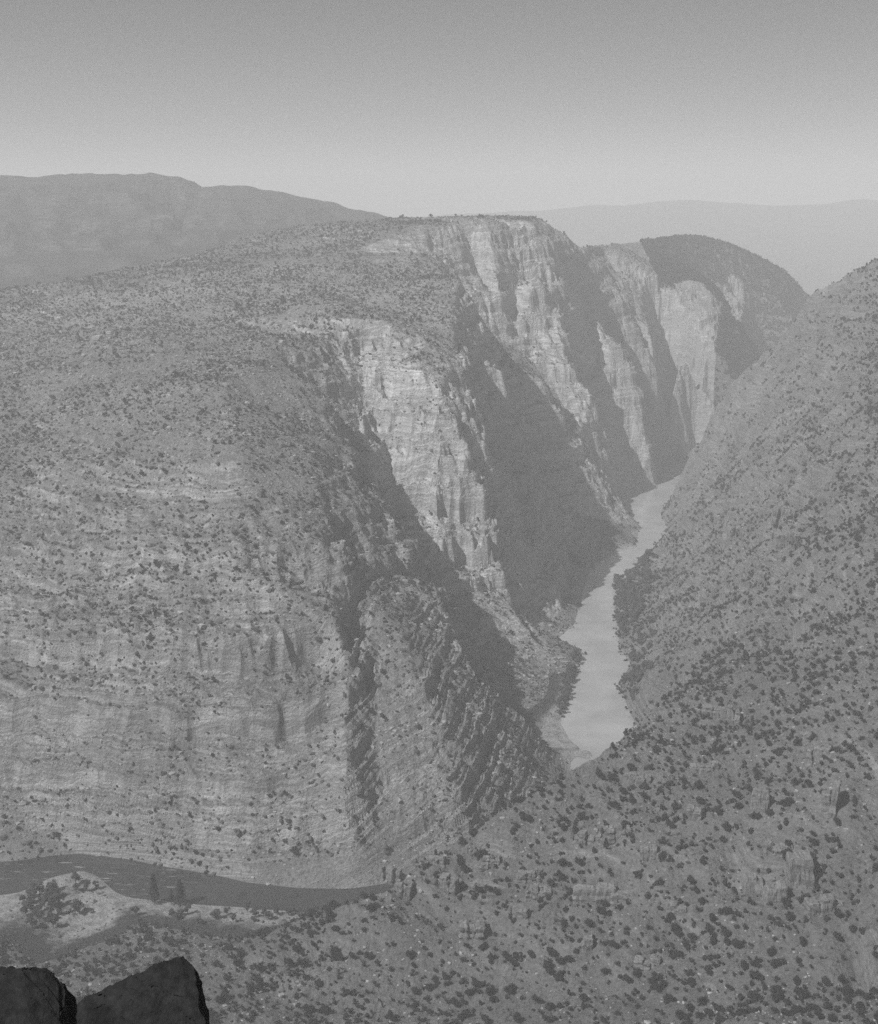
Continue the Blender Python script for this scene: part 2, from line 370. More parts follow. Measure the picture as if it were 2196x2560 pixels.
def rock_material(name, v, scale=1.):
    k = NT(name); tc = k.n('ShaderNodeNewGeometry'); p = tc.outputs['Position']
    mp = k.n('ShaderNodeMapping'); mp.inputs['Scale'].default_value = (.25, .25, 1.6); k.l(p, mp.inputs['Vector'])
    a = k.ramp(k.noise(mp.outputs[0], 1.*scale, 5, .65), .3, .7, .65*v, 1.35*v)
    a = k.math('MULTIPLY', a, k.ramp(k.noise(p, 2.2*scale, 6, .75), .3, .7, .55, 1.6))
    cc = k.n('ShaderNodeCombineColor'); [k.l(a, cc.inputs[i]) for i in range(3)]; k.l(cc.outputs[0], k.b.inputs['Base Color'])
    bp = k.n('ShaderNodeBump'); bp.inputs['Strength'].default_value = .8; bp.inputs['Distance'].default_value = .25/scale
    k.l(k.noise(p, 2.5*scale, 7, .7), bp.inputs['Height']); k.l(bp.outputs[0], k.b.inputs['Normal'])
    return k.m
M = dict(
    wall=ground_material('canyon_rock', .28, .16, .05, .6, .32, 1.),
    spur=ground_material('pale_canyon_rock', .39, .18, .07, .55, .3),
    mesa=ground_material('mesa_rock', .38, .15, .06, .65, .3),
    hill=ground_material('hill_soil', .31, .22, .05, .6, .25),
    wood_shade=ground_material('wooded_shade_soil', .13, .09, .03, .6, .25),  # wooded hill top; on the flank this dark tone stands in for shade
    side=ground_material('hillside_soil', .17, .135, .04, .45, .3, 1.),
    bank=ground_material('riverbank_soil', .13, .045, .02, .75, .2),
    far=ground_material('mountain_soil', .09, .05, .02, .85, .5, .9, False),
    plain=ground_material('plain_soil', .26, .24, .1, .5, .2, .3, False),
    juniper=plain_material('juniper_foliage', .022, .5, 2.),
    scrub=plain_material('scrub_foliage', .06, .4, .3),
    cotton=plain_material('cottonwood_foliage', .06, .45, 1.),
    pine=plain_material('pine_foliage', .018, .4, 1.5),
    bark=plain_material('bark', .09, .4, 4.),
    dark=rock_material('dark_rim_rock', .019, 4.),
    crag=rock_material('outcrop_rock', .14, .5),
    stone=rock_material('boulder_rock', .24, .5),
)
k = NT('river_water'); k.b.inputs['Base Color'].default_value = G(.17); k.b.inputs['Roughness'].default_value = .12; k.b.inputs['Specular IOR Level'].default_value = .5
tc = k.n('ShaderNodeNewGeometry'); bp = k.n('ShaderNodeBump'); bp.inputs['Strength'].default_value = .12; bp.inputs['Distance'].default_value = .3
k.l(k.noise(tc.outputs['Position'], .35, 4, .6), bp.inputs['Height']); k.l(bp.outputs[0], k.b.inputs['Normal'])
sy_ = k.n('ShaderNodeSeparateXYZ'); k.l(tc.outputs['Position'], sy_.inputs[0])      # lower reach darkened in colour to stand in for shade, silty reach above it
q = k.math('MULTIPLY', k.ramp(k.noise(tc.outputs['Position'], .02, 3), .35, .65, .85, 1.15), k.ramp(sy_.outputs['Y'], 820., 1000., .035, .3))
rm = k.n('ShaderNodeMapping'); rm.inputs['Scale'].default_value = (.05, .3, 1); k.l(tc.outputs['Position'], rm.inputs['Vector'])   # white riffles on the lower reach
rf = k.math('MULTIPLY', k.ramp(k.noise(rm.outputs[0], 1., 4, .7), .6, .68), k.math('MULTIPLY', k.ramp(sy_.outputs['X'], -150., -200.), k.ramp(sy_.outputs['Y'], 850., 840.)))
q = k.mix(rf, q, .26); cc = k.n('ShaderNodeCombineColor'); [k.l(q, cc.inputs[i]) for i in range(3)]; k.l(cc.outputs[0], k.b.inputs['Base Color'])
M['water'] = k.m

# ------------------------------------------------------------------ the ground, cut along natural lines
nr, nt = GZ.shape
fcx = .25*(GXX[:-1,:-1]+GXX[1:,:-1]+GXX[:-1,1:]+GXX[1:,1:]); fcy = .25*(GYY[:-1,:-1]+GYY[1:,:-1]+GYY[:-1,1:]+GYY[1:,1:])
fcz = .25*(GZ[:-1,:-1]+GZ[1:,:-1]+GZ[:-1,1:]+GZ[1:,1:])
def beyond(x, y, line):                                  # farther than a line running left to right
    a = np.array([p[:2] for p in line]); o = np.argsort(a[:,0]); return y > np.interp(x, a[o,0], a[o,1])
reg = np.full(fcx.shape, 0, np.int8)                     # 0 near canyon wall
g1 = [(-700,1700)]+[(-330,1500)]+[p[:2] for p in gully1]+[(110,985),(140,970)]
reg[beyond(fcx, fcy, g1)] = 1                            # second spur and the slope above it
g2 = [(-1500,1650),(-600,1690),(-300,1800),(-60,1840)]+[p[:2] for p in bowl]+[(300,1640)]
reg[beyond(fcx, fcy, g2)] = 2                            # mesa
g3 = [(228,2210),(256,2150),(277,2130),(304,2080),(326,2040)]
reg[(fcy > np.interp(fcx, [200,228,256,277,304,326,420], [2600,2205,2150,2130,2080,2036,2000])) & (fcx > 200)] = 3   # far hill
reg[right_bank(fcx, fcy) & (fcy < 2140)] = 4             # hillside on the viewer's bank
reg[(fcx > 440) & (fcy > 2080)] = 3
def wooded(x, y, z): return (z > -150+60*fbm(x, y, 150, 2, 521)) & (x > 430) | (x-np.interp(y, [2340,2390,2520,2900], [512,522,558,700]) > 12)  # wooded top, plus the right flank whose shade is painted as dark ground
reg[(reg == 3) & wooded(fcx, fcy, fcz)] = 6
low = (fcz < RIVER_Z+7.5) & (samp(SLOPE, fcx, fcy) < .4)
reg[low & (fcy > 300)] = 5
names = ['canyon_wall', 'canyon_spur', 'mesa', 'hill', 'hillside', 'riverbank', 'wooded_shade_hill']
mats = ['wall', 'spur', 'mesa', 'hill', 'side', 'bank', 'wood_shade']
ids = np.arange(nr*nt).reshape(nr, nt)
quads = np.stack([ids[:-1,:-1], ids[:-1,1:], ids[1:,1:], ids[1:,:-1]], -1)
allv = np.stack([GXX, GYY, GZ], -1).reshape(-1,3)
labs = ['near canyon wall of ledged rock rising above the river bend', 'pale rock spur behind the near wall with its shaded side to the river',
        'flat topped mesa with a sheer pale cliff', 'round dark topped hill beyond the mesa', 'juniper dotted hillside on the near bank of the river', 'sandy banks and bars along the river', 'dark wooded top and shaded flank of the far round hill']
for q, nm in enumerate(names):
    f = quads[reg == q]
    used = np.unique(f); remap = np.zeros(nr*nt, np.int32); remap[used] = np.arange(len(used))
    o = mesh_object(nm, allv[used], remap[f], M[mats[q]], 'structure'); o['label'] = labs[q]
    at = o.data.attributes.new('bed', 'FLOAT', 'POINT'); at.data.foreach_set('value', GB.ravel()[used])

# river sheet, a ribbon along the channel that runs in under both banks
def ribbon():
    c = np.array(centre, float); bl = np.array(bank_left); br = np.array(bank_right)
    d = np.gradient(c, axis=0); d /= np.linalg.norm(d, axis=1)[:,None]; nrm = np.stack([d[:,1], -d[:,0]], 1)
    V, Fc = [], []
    for p, q in zip(c, nrm):
        w = 62
        V += [(*(p+q*w), RIVER_Z), (*(p-q*w), RIVER_Z)]
    for i in range(len(c)-1): Fc.append((2*i, 2*i+1, 2*i+3, 2*i+2))
    return V, Fc
V_, F_ = ribbon()
# plain sheet instead of crossing ribbons: cut the wet part of a fine grid
X, Y = np.meshgrid(np.arange(-660, 1040, 4.), np.arange(620, 2740, 4.))
wet = samp(blur(H0, 3), X, Y) < RIVER_Z+4
cell = wet[:-1,:-1] | wet[1:,:-1] | wet[:-1,1:] | wet[1:,1:]
ii = np.arange(X.size).reshape(X.shape)
qf = np.stack([ii[:-1,:-1], ii[:-1,1:], ii[1:,1:], ii[1:,:-1]], -1)[cell]
used = np.unique(qf); remap = np.zeros(X.size, np.int32); remap[used] = np.arange(len(used))
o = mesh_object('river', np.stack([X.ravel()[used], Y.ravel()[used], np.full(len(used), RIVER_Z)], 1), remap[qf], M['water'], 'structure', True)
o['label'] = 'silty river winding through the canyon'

# ------------------------------------------------------------------ distant country
def sheet(name, x, y, z, mat, label):
    n_, m_ = x.shape; i_ = np.arange(x.size).reshape(n_, m_)
    o = mesh_object(name, np.stack([x, y, z], -1).reshape(-1,3), np.stack([i_[:-1,:-1], i_[:-1,1:], i_[1:,1:], i_[1:,:-1]], -1).reshape(-1,4), mat, 'structure')
    o['label'] = label
    return o
def skyz(pts, Y):
    a = np.array([P(u, v, Y) for u, v in pts]); return a[:,0], a[:,2]
MY = 3300.
sx, sz = skyz([(-700,500),(-300,455),(50,440),(150,430),(260,425),(380,432),(476,440),(486,449),(502,457),(545,455),(600,460),(740,475),(800,492),(870,515),(950,520),(990,535),(1040,600),(1150,700),(1400,760)], MY)
X, Y = np.meshgrid(np.arange(-2700, 130, 9.), np.concatenate([np.arange(2250, 3400, 6.), np.arange(3400, 5000, 50.)]))
top = np.interp(X*(MY/np.maximum(Y, 2900))**.35, sx, sz)
t = np.clip((Y-2300)/(MY-2300), 0, 1)
prof = -190+(top+190)*(t**.8)
prof = np.where(Y > MY, top-(Y-MY)*.16, prof)
Z = prof+sstep(0,.25,t)*(1-.55*sstep(.8,1,t))*(34*fbm(X, Y, 480, 4, 201)-44*np.abs(fbm(X, Y, 260, 4, 211)))+5*fbm(X, Y, 60, 3, 221)
Z = np.where(Y < 2330, Z-(2330-Y)*1.2, Z)-420*sstep(-110, 80, X)
bz = Z-.05*X; Z = Z+1.*sstep(.05,.3,t)*sstep(1.,.93,t)*(np.interp(bz, *BED1)-bz)
sheet('mountain', X, Y, Z, M['far'], 'broad hazy mountain behind the canyon at the left')
RY = 8600.
sx, sz = skyz([(-2500,560),(0,555),(900,545),(1180,533),(1280,523),(1400,516),(1500,511),(1600,507),(1700,502),(1780,506),(1850,511),(2000,513),(2080,506),(2150,496),(2400,485),(3200,500)], RY)
X, Y = np.meshgrid(np.arange(-6500, 7500, 55.), np.arange(6300, 9700, 45.))
top = np.interp(X, sx, sz); t = np.clip((Y-6400)/(RY-6400), 0, 1)
Z = -430+(top+430)*t**1.25+sstep(0,.2,t)*(1-.7*sstep(.85,1,t))*(90*fbm(X, Y, 1300, 4, 301)-130*np.abs(fbm(X, Y, 700, 4, 311)))
Z = np.where(Y > RY, Z-(Y-RY)*.2, Z)
sheet('mountain_range', X, Y, Z, M['far'], 'long faint mountain range on the horizon')
t_ = np.linspace(0, 2*math.pi, 181); r_ = np.concatenate([np.linspace(5, 3000, 30), np.linspace(3100, 9800, 140)])
TT, R_ = np.meshgrid(t_, r_)
Z = np.where(R_ < 3300, -520., -520+100*sstep(3300, 4600, R_))+12*fbm(R_*np.sin(TT), R_*np.cos(TT), 900, 4, 401)
sheet('plain', R_*np.sin(TT), R_*np.cos(TT), Z, M['plain'], 'open plain stretching away beyond the canyon')
print('ground done', round(time.time()-T0,1), 's')

# ------------------------------------------------------------------ vegetation
def ico(sub):
    import bmesh
    bm = bmesh.new(); bmesh.ops.create_icosphere(bm, subdivisions=sub, radius=1.); bm.verts.ensure_lookup_table()
    v = np.array([p.co[:] for p in bm.verts]); f = np.array([[q.index for q in p.verts] for p in bm.faces]); bm.free()
    return v, f
ICO1, ICO2 = ico(1), ico(2)
def leaf_cloud(centres, radii, n, size, r, squash=.8, core=.72):
    """crown: ragged cores plus many small leaf sprays spread through the volume"""
    V, Fc, k0 = [], [], 0
    for c, q in zip(centres, radii):
        v, f = ICO1; w = v*(q*core*(1+.28*r.normal(size=(len(v),1)))); w[:,2] *= squash
        V.append(w+c); Fc.append(f+k0); k0 += len(v)
    pw = np.array(radii)**2; pw /= pw.sum()
    ci = r.choice(len(radii), n, p=pw); d = r.normal(size=(n,3)); d /= np.linalg.norm(d, axis=1)[:,None]; d[:,2] = np.where(d[:,2] < -.5, -d[:,2], d[:,2])
    rad = np.array(radii)[ci]*(.62+.5*r.random(n)); c = np.array(centres)[ci]+d*rad[:,None]*np.array([1,1,squash])
    s = size*(.6+.9*r.random(n))[:,None]
    a = r.normal(size=(n,3)); a /= np.linalg.norm(a, axis=1)[:,None]; b = np.cross(a, d+.5*r.normal(size=(n,3))); b /= np.linalg.norm(b, axis=1)[:,None]+1e-6
    tri = np.stack([c-a*s*.6, c+a*s*.6+b*s*.3, c+b*s], 1).reshape(-1,3)
    V.append(tri); Fc.append(np.arange(3*n).reshape(n,3)+k0)
    return np.concatenate(V), np.concatenate(Fc)
def tube(path, radii, sides=7):
    path = np.array(path, float); V = []
    for i, (p, q) in enumerate(zip(path, radii)):
        d = path[min(i+1,len(path)-1)]-path[max(i-1,0)]; d /= np.linalg.norm(d); u = np.cross(d, [.3,1,.1]); u /= np.linalg.norm(u); w = np.cross(d, u)
        for s in range(sides):
            a = 2*math.pi*s/sides; V.append(p+q*(math.cos(a)*u+math.sin(a)*w))
    Fc = []
    for i in range(len(path)-1):
        for s in range(sides):
            a, b = i*sides+s, i*sides+(s+1)%sides; Fc += [(a, b, b+sides), (a, b+sides, a+sides)]
    return np.array(V), np.array(Fc)
def join(parts):
    V, Fc, k0 = [], [], 0
    for v, f in parts: V.append(v); Fc.append(f+k0); k0 += len(v)
    return np.concatenate(V), np.concatenate(Fc)
def data(name, vf, mat, smooth=False):
    o = mesh_object(name, vf[0], vf[1], mat, None, smooth); me = o.data; bpy.data.objects.remove(o); return me
def juniper_parts(r, rad=2.3, h=4.6, n=420):
    nl = r.integers(5, 9); cs, rs = [], []
    for _ in range(nl):
        a = r.uniform(0, 2*math.pi); q = rad*r.uniform(.15,.62); zc = h*r.uniform(.36,.74); cs.append((q*math.cos(a), q*math.sin(a), zc)); rs.append(rad*r.uniform(.38,.62)*(1.15-.45*zc/h))
    crown = leaf_cloud(cs, rs, n, .42, r, .85)
    tr = [tube([(0,0,-.6),(.1,.05,.6),(.0,-.1,1.6),(.2,.1,h*.6)], [.34,.26,.2,.06])]
    for c in cs[:4]: tr.append(tube([(0,0,.7),(c[0]*.4,c[1]*.4,c[2]*.6),c], [.16,.11,.04], 5))
    return crown, join(tr)
JV = []
for i in range(7):
    r = np.random.default_rng(100+i); a, b = juniper_parts(r); JV.append((data('juniper_crown', a, M['juniper']), data('juniper_trunk', b, M['bark']), a))
def place_tree(name, var, x, y, z, s, rot, label, cat, group, tilt=0):
    e = bpy.data.objects.new(name, None); C.objects.link(e); e.location = (x, y, z); e.rotation_euler = (tilt, 0, rot); e.scale = (s, s, s*rng.uniform(.85,1.15)); e.empty_display_size = .5
    tag(e, label, cat, group)
    for nm, me in (('crown', var[0]), ('trunk', var[1])):
        o = bpy.data.objects.new(nm, me); C.objects.link(o); o.parent = e
    return e
def scatter(n, x0, x1, y0, y1, dens, seed):
    r = np.random.default_rng(seed); x = r.uniform(x0, x1, n); y = r.uniform(y0, y1, n); p = dens(x, y)
    keep = r.random(n) < p; x, y = x[keep], y[keep]; return x, y, ground(x, y), r
def gslope(x, y):
    return np.hypot(ground(x+3, y)-ground(x-3, y), ground(x, y+3)-ground(x, y-3))/6
def region_of(x, y):
    r = np.hypot(x, y); t = np.arctan2(x, y); i = np.clip(np.searchsorted(th, t)-1, 0, nt-2); j = np.clip(np.searchsorted(rr, r)-1, 0, nr-2); return reg[j, i]

# junipers of the viewer's hillside
def dj(x, y):
    g = region_of(x, y); cl = np.clip(.66+.7*fbm(x, y, 55, 2, 501), .15, 1); return (g == 4)*cl*(gslope(x, y) < 1.7)*(np.abs(np.arctan2(x, y)) < D(24))
x, y, z, r = scatter(105000, -320, 720, 400, 2060, dj, 51)
sz_ = np.clip(r.lognormal(-.25, .42, len(x)), .3, 1.5)*.84
vis = seen(x, y, z); dist = np.sqrt(x*x+y*y+z*z)
app = np.where(vis & (z/y > -.735), sz_/dist, 0); order = np.argsort(-app); big, rest = order[:300], order[300:]
print('junipers', len(x), 'visible', int(vis.sum()))
edge = beyond(x, y, [p[:2] for p in near_edge])
for i in big:
    if y[i] < 560 and x[i] < 60: lb = 'dark bushy juniper low on the shaded foot of the near hillside'
    elif y[i] > 800: lb = 'dark juniper on the hillside above the sandy river bank'
    elif x[i] > 150: lb = 'dark round juniper among the rock ledges high on the near hillside'
    elif x[i] > 60: lb = 'dark round juniper on the open gravelly middle of the near hillside'
    else: lb = 'dark round juniper near the hillside edge above the lower river bend'
    place_tree('juniper_tree', JV[r.integers(7)], x[i], y[i], z[i]-.3, sz_[i], r.uniform(0, 6.28), lb, 'tree', 'junipers on the near hillside')
SMALL = []
for i in range(6):
    q = np.random.default_rng(300+i); cs = [(q.uniform(-1.,1.), q.uniform(-1.,1.), q.uniform(1.1,2.7)) for _ in range(3)]
    SMALL.append(leaf_cloud(cs, [1.25,1.1,.95], 46, .7, q, .9, .8))
TINY = []
for i in range(6):
    q = np.random.default_rng(400+i); v, f = ICO1; sel = f; w = v*(1+.3*q.normal(size=(len(v),1))); w[:,2] = w[:,2]*.7+.45
    TINY.append((w, f[:]))
def mass(name, variants, x, y, z, s, mat, label, r, sink=.25):
    V, Fc, k0 = [], [], 0
    vi = r.integers(len(variants), size=len(x)); rot = r.uniform(0, 2*math.pi, len(x)); hz = r.uniform(.8, 1.25, len(x))
    for q, (v, f) in enumerate(variants):
        m = np.where(vi == q)[0]
        if not len(m): continue
        c, s_ = np.cos(rot[m])[:,None], np.sin(rot[m])[:,None]; sc = s[m][:,None]
        X = (v[:,0]*c-v[:,1]*s_)*sc+x[m][:,None]; Y = (v[:,0]*s_+v[:,1]*c)*sc+y[m][:,None]; Z = v[:,2]*sc*hz[m][:,None]+(z[m]-sink*s[m])[:,None]
        V.append(np.stack([X,Y,Z], -1).reshape(-1,3)); n_ = len(v)
        Fc.append((f[None]+(np.arange(len(m))*n_)[:,None,None]).reshape(-1,3)+k0); k0 += len(m)*n_
    o = mesh_object(name, np.concatenate(V), np.concatenate(Fc), mat, 'stuff'); o['label'] = label
    return o
keep = rest[(app[rest] > 0)]
mass('juniper_woodland', SMALL, x[keep], y[keep], z[keep], sz_[keep], M['juniper'], 'small dark junipers scattered far up the hillside', r)

# scrub of the left walls, the mesa and the far hill
def ds(x, y):
    g = region_of(x, y); sl = gslope(x, y); n = fbm(x, y, 90, 3, 511)
    zt = ground(x, y)
    plateau = np.where(sl < .75, 1., .22)
    p = np.where(g == 0, np.where(sl < .6, .8, 1.), np.where(g == 1, plateau*.95, np.where(g == 2, np.where(sl < .8, 1., .06), np.where(g == 3, .8*(sl < 1.), 0))))
    return p*np.clip(.6+1.1*n, .1, 1)*(np.abs(np.arctan2(x, y)) < D(24))
x, y, z, r = scatter(230000, -860, 480, 780, 2560, ds, 61)
s = np.clip(r.lognormal(-.1, .42, len(x)), .35, 2.4)*1.05
vis = seen(x, y, z, 5.); x, y, z, s = x[vis], y[vis], z[vis], s[vis]
print('scrub', len(x))
half = r.random(len(x)) < .22
mass('scrub', TINY, x[~half], y[~half], z[~half], s[~half], M['scrub'], 'low scrub over the ledges and dip slopes', r)
mass('woodland', SMALL, x[half], y[half], z[half], s[half]*.62, M['juniper'], 'small dark junipers scattered over the far walls and mesa', r)
# forest on the far hill top; trees on the flank added to darken it like shade
def df(x, y):   # trees only on the wooded top and the flank darkened for shade
   
    u = np.abs(np.arctan2(x, y)) < D(24); zt = ground(x, y); return (region_of(x, y) == 6)*u*(wooded(x, y, zt))*.95
x, y, z, r = scatter(80000, 300, 1100, 2200, 3300, df, 71)
vis = seen(x, y, z, 12.); x, y, z = x[vis], y[vis], z[vis]
print('forest', len(x))
mass('forest', SMALL, x, y, z, r.uniform(1.1,2.1,len(x)), M['juniper'], 'dense dark woodland over the far round hill, standing in for shade on its flank', r)
# low brush on the viewer's hillside and the flats
def db(x, y):
    g = region_of(x, y); return ((g == 4)*.7+(g == 5)*.9*(ground(x, y) > RIVER_Z+1.2))*np.clip(.5+1.2*fbm(x, y, 40, 2, 531), .05, 1)*(np.abs(np.arctan2(x, y)) < D(24))
x, y, z, r = scatter(70000, -330, 560, 430, 1700, db, 81)
vis = seen(x, y, z, 1.5); x, y, z = x[vis], y[vis], z[vis]
mass('brush', TINY, x, y, z, np.clip(r.lognormal(0, .4, len(x)), .4, 2.2)*.55, M['scrub'], 'low brush between the junipers', r)
# rubble
def dr(x, y):
    g = region_of(x, y); sl = gslope(x, y)
    return np.where(g == 4, .8, np.where((g <= 1) & (sl < .8), .9, .4*(g <= 1)))*np.clip(.45+1.4*fbm(x, y, 60, 2, 541), .03, 1)*(np.abs(np.arctan2(x, y)) < D(24))
x, y, z, r = scatter(130000, -800, 640, 430, 1950, dr, 91)
vis = seen(x, y, z, 1.5); x, y, z = x[vis], y[vis], z[vis]
ROCKS = []
for i in range(6):
    q = np.random.default_rng(500+i); v, f = ICO1; w = np.sign(v)*np.abs(v)**.6*(1+.16*q.normal(size=(len(v),1)))*np.array([1.2,.9,.7]); ROCKS.append((w, f))
mass('rubble', ROCKS, x, y, z, np.where(region_of(x, y) == 4, .55, 1.)*np.clip(r.lognormal(0, .5, len(x)), .3, 3.6)*.72, M['stone'], 'broken rock strewn over the slopes', r, .1)
print('veg', round(time.time()-T0,1), 's')

# riverside trees
def cottonwood(r):
    cs, rs = [], []
    for _ in range(9):
        a = r.uniform(0, 6.28); q = r.uniform(.3, 2.6); cs.append((q*math.cos(a), q*math.sin(a), r.uniform(3.2, 7.6))); rs.append(r.uniform(1.1, 1.9))
    tr = [tube([(0,0,-.6),(.1,0,1.5),(-.1,.1,3.5),(0,0,6.)], [.36,.3,.22,.08])]+[tube([(0,0,2.),(c[0]*.5,c[1]*.5,c[2]*.7),c], [.18,.12,.04], 5) for c in cs[:6]]
    return leaf_cloud(cs, rs, 420, .6, r, .95, .75), join(tr)
CV = []
for i in range(5):
    a, b = cottonwood(np.random.default_rng(600+i)); CV.append((data('cottonwood_crown', a, M['cotton']), data('cottonwood_trunk', b, M['bark'])))
def grove(poly, n, size, label, group, seed):
    r = np.random.default_rng(seed); w = np.array([W(u, v, RIVER_Z+2)[:2] for u, v in poly]); k_ = 0; tries = 0; done = []
    while k_ < n and tries < 8000:
        tries += 1
        px, py = r.uniform(w.min(0), w.max(0))
        inside = False
        for (ax, ay), (bx, by) in zip(w, np.roll(w, -1, 0)):
            if (ay > py) != (by > py) and px < (bx-ax)*(py-ay)/(by-ay)+ax: inside = not inside
        if not inside or any((px-a)**2+(py-b)**2 < (size*2.7)**2 for a, b in done): continue
        g = float(ground(np.array([px]), np.array([py]))[0])
        if g < RIVER_Z+.3 or g > RIVER_Z+60: continue
        done.append((px, py)); k_ += 1
        place_tree('cottonwood_tree', CV[r.integers(5)], px, py, g-.2, size*r.uniform(.7,1.3), r.uniform(0,6.28), label, 'tree', group)
    return k_
ng = [grove([(1530,1450),(1620,1400),(1625,1500),(1600,1570),(1560,1600),(1540,1560)], 120, 1.1, 'dark leafy tree in the grove on the inside of the river bend', 'trees of the river bend grove', 1),
      grove([(1560,1600),(1620,1590),(1640,1640),(1600,1680),(1580,1660)], 22, .9, 'leafy tree on the right bank below the bend grove', 'trees along the right bank', 2),
      grove([(1575,1680),(1610,1690),(1640,1740),(1620,1790),(1585,1790),(1560,1720)], 30, .9, 'leafy tree on the right bank beside the straight reach', 'trees along the right bank beside the reach', 3),
      grove([(1440,1640),(1460,1660),(1445,1750),(1425,1800),(1465,1840),(1440,1845),(1390,1800),(1410,1700)], 42, .9, 'dark tree in the shade on the left bank under the wall', 'shaded trees on the left bank', 4),
      grove([(60,2225),(200,2205),(260,2225),(215,2275),(130,2330),(60,2340)], 26, 1.0, 'dark tree of the grove on the low river bar', 'trees on the low river bar', 5),
      grove([(300,2290),(600,2275),(840,2275),(780,2310),(500,2320),(300,2330)], 30, .7, 'bushy tree along the near bank of the lower river', 'trees along the near bank', 6)]
print('groves', ng)
def pine_parts(r, h=17.):
    parts, k0 = [], 0
    V, Fc = [], []
    n = 900; t = r.random(n)**.8; zz_ = h*(.14+.86*t); tier = .75+.35*np.cos(zz_*3.6); rad = (h*.19*(1-t)**.8+.15)*tier*(.35+.65*r.random(n)**.5); a = r.uniform(0, 6.28, n)
    c = np.stack([rad*np.cos(a), rad*np.sin(a), zz_-rad*.25], 1); d = np.stack([np.cos(a), np.sin(a), -.25*np.ones(n)], 1); e = np.stack([-np.sin(a), np.cos(a), .2*r.normal(size=n)], 1)
    s = (.5+.5*r.random(n))[:,None]
    tri = np.stack([c-e*s*.5, c+e*s*.5, c+d*s*1.1], 1).reshape(-1,3)
    return (tri, np.arange(3*n).reshape(n,3)), tube([(0,0,-.6),(.05,0,h*.3),(0,.05,h*.65),(0,0,h*.98)], [.36,.27,.15,.03])
PV = []
for i in range(3):
    a, b = pine_parts(np.random.default_rng(700+i)); PV.append((data('pine_crown', a, M['pine']), data('pine_trunk', b, M['bark'])))
for i, (u, v, s, lb) in enumerate([(387,2257,1.2,'tall dark pine by the lower river, left of a near twin'), (452,2259,1.25,'tallest dark pine by the lower river, right of a near twin'),
                                   (430,2258,.6,'short pine between two tall pines by the lower river'), (150,2290,.7,'slender pine rising from the grove on the river bar')]):
    p = W(u, v, RIVER_Z+1.5); g = float(ground(np.array([p[0]]), np.array([p[1]]))[0])
    place_tree('pine_tree', PV[i%3], p[0], p[1], max(g, RIVER_Z+.2)-.2, s, i*1.3, lb, 'tree', None)
p = P(1078, 541, 2135); place_tree('juniper_tree', JV[0], p[0], p[1], float(ground(np.array([p[0]]), np.array([p[1]]))[0])-.3, 1.6, .4, 'lone small tree standing on the mesa skyline', 'tree', None)

# ------------------------------------------------------------------ outcrops and boulders
def blocky(r, cols, wid, dep, hei):
    """an outcrop of jointed columns standing shoulder to shoulder, roughened and notched along a few bedding planes"""
    parts = []; xo = -wid/2; n = 9; g = np.linspace(-1, 1, n); seed = int(r.integers(1e6)); cuts = r.uniform(-.9, 1, 4)
    idx, pts, fc = {}, [], []
    def vid(p):
        if p not in idx: idx[p] = len(pts); pts.append(p)
        return idx[p]
    for ax in range(3):
        for sg in (-1., 1.):
            for i in range(n-1):
                for j in range(n-1):
                    quad = []
                    for (a_, b_) in ((i,j),(i+1,j),(i+1,j+1),(i,j+1)):
                        p = [0,0,0]; p[ax] = sg; p[(ax+1)%3] = float(g[a_]); p[(ax+2)%3] = float(g[b_]); quad.append(vid(tuple(p)))
                    if sg < 0: quad = quad[::-1]
                    fc += [(quad[0],quad[1],quad[2]), (quad[0],quad[2],quad[3])]
    base = np.array(pts); fc = np.array(fc)
    for c in range(cols):
        w = wid/cols*r.uniform(.7,1.35); d = dep*r.uniform(.65,1.2); h = hei*r.uniform(.55,1.1)
        q = base.copy(); e = np.sum(np.abs(q) > .99, 1)[:,None]; q = q*np.where(e == 3, .86, np.where(e == 2, .93, 1.))
        notch = sum(np.exp(-((q[:,2]-k_)/.1)**2) for k_ in cuts)
        q[:,:2] *= (1-.13*notch-.1*q[:,2]*r.uniform(.2,1.2))[:,None]
        v = q*np.array([w*.54, d*.5, h*.75]); v[:,2] += h*.05
        v += np.array([xo+w/2, r.uniform(-.3,.3)*dep, 0]); v[:,0] += .08*v[:,2]*r.normal()
        nz = np.stack([gnoise(v[:,0]*.45+9*k_, v[:,2]*.45+v[:,1]*.37, seed+k_)*.9+gnoise(v[:,0]*1.3+9*k_, v[:,2]*1.3+v[:,1]*1.1, seed+7+k_)*.4 for k_ in range(3)], 1)
        parts.append((v+nz, fc)); xo += w*.9
    return join(parts)
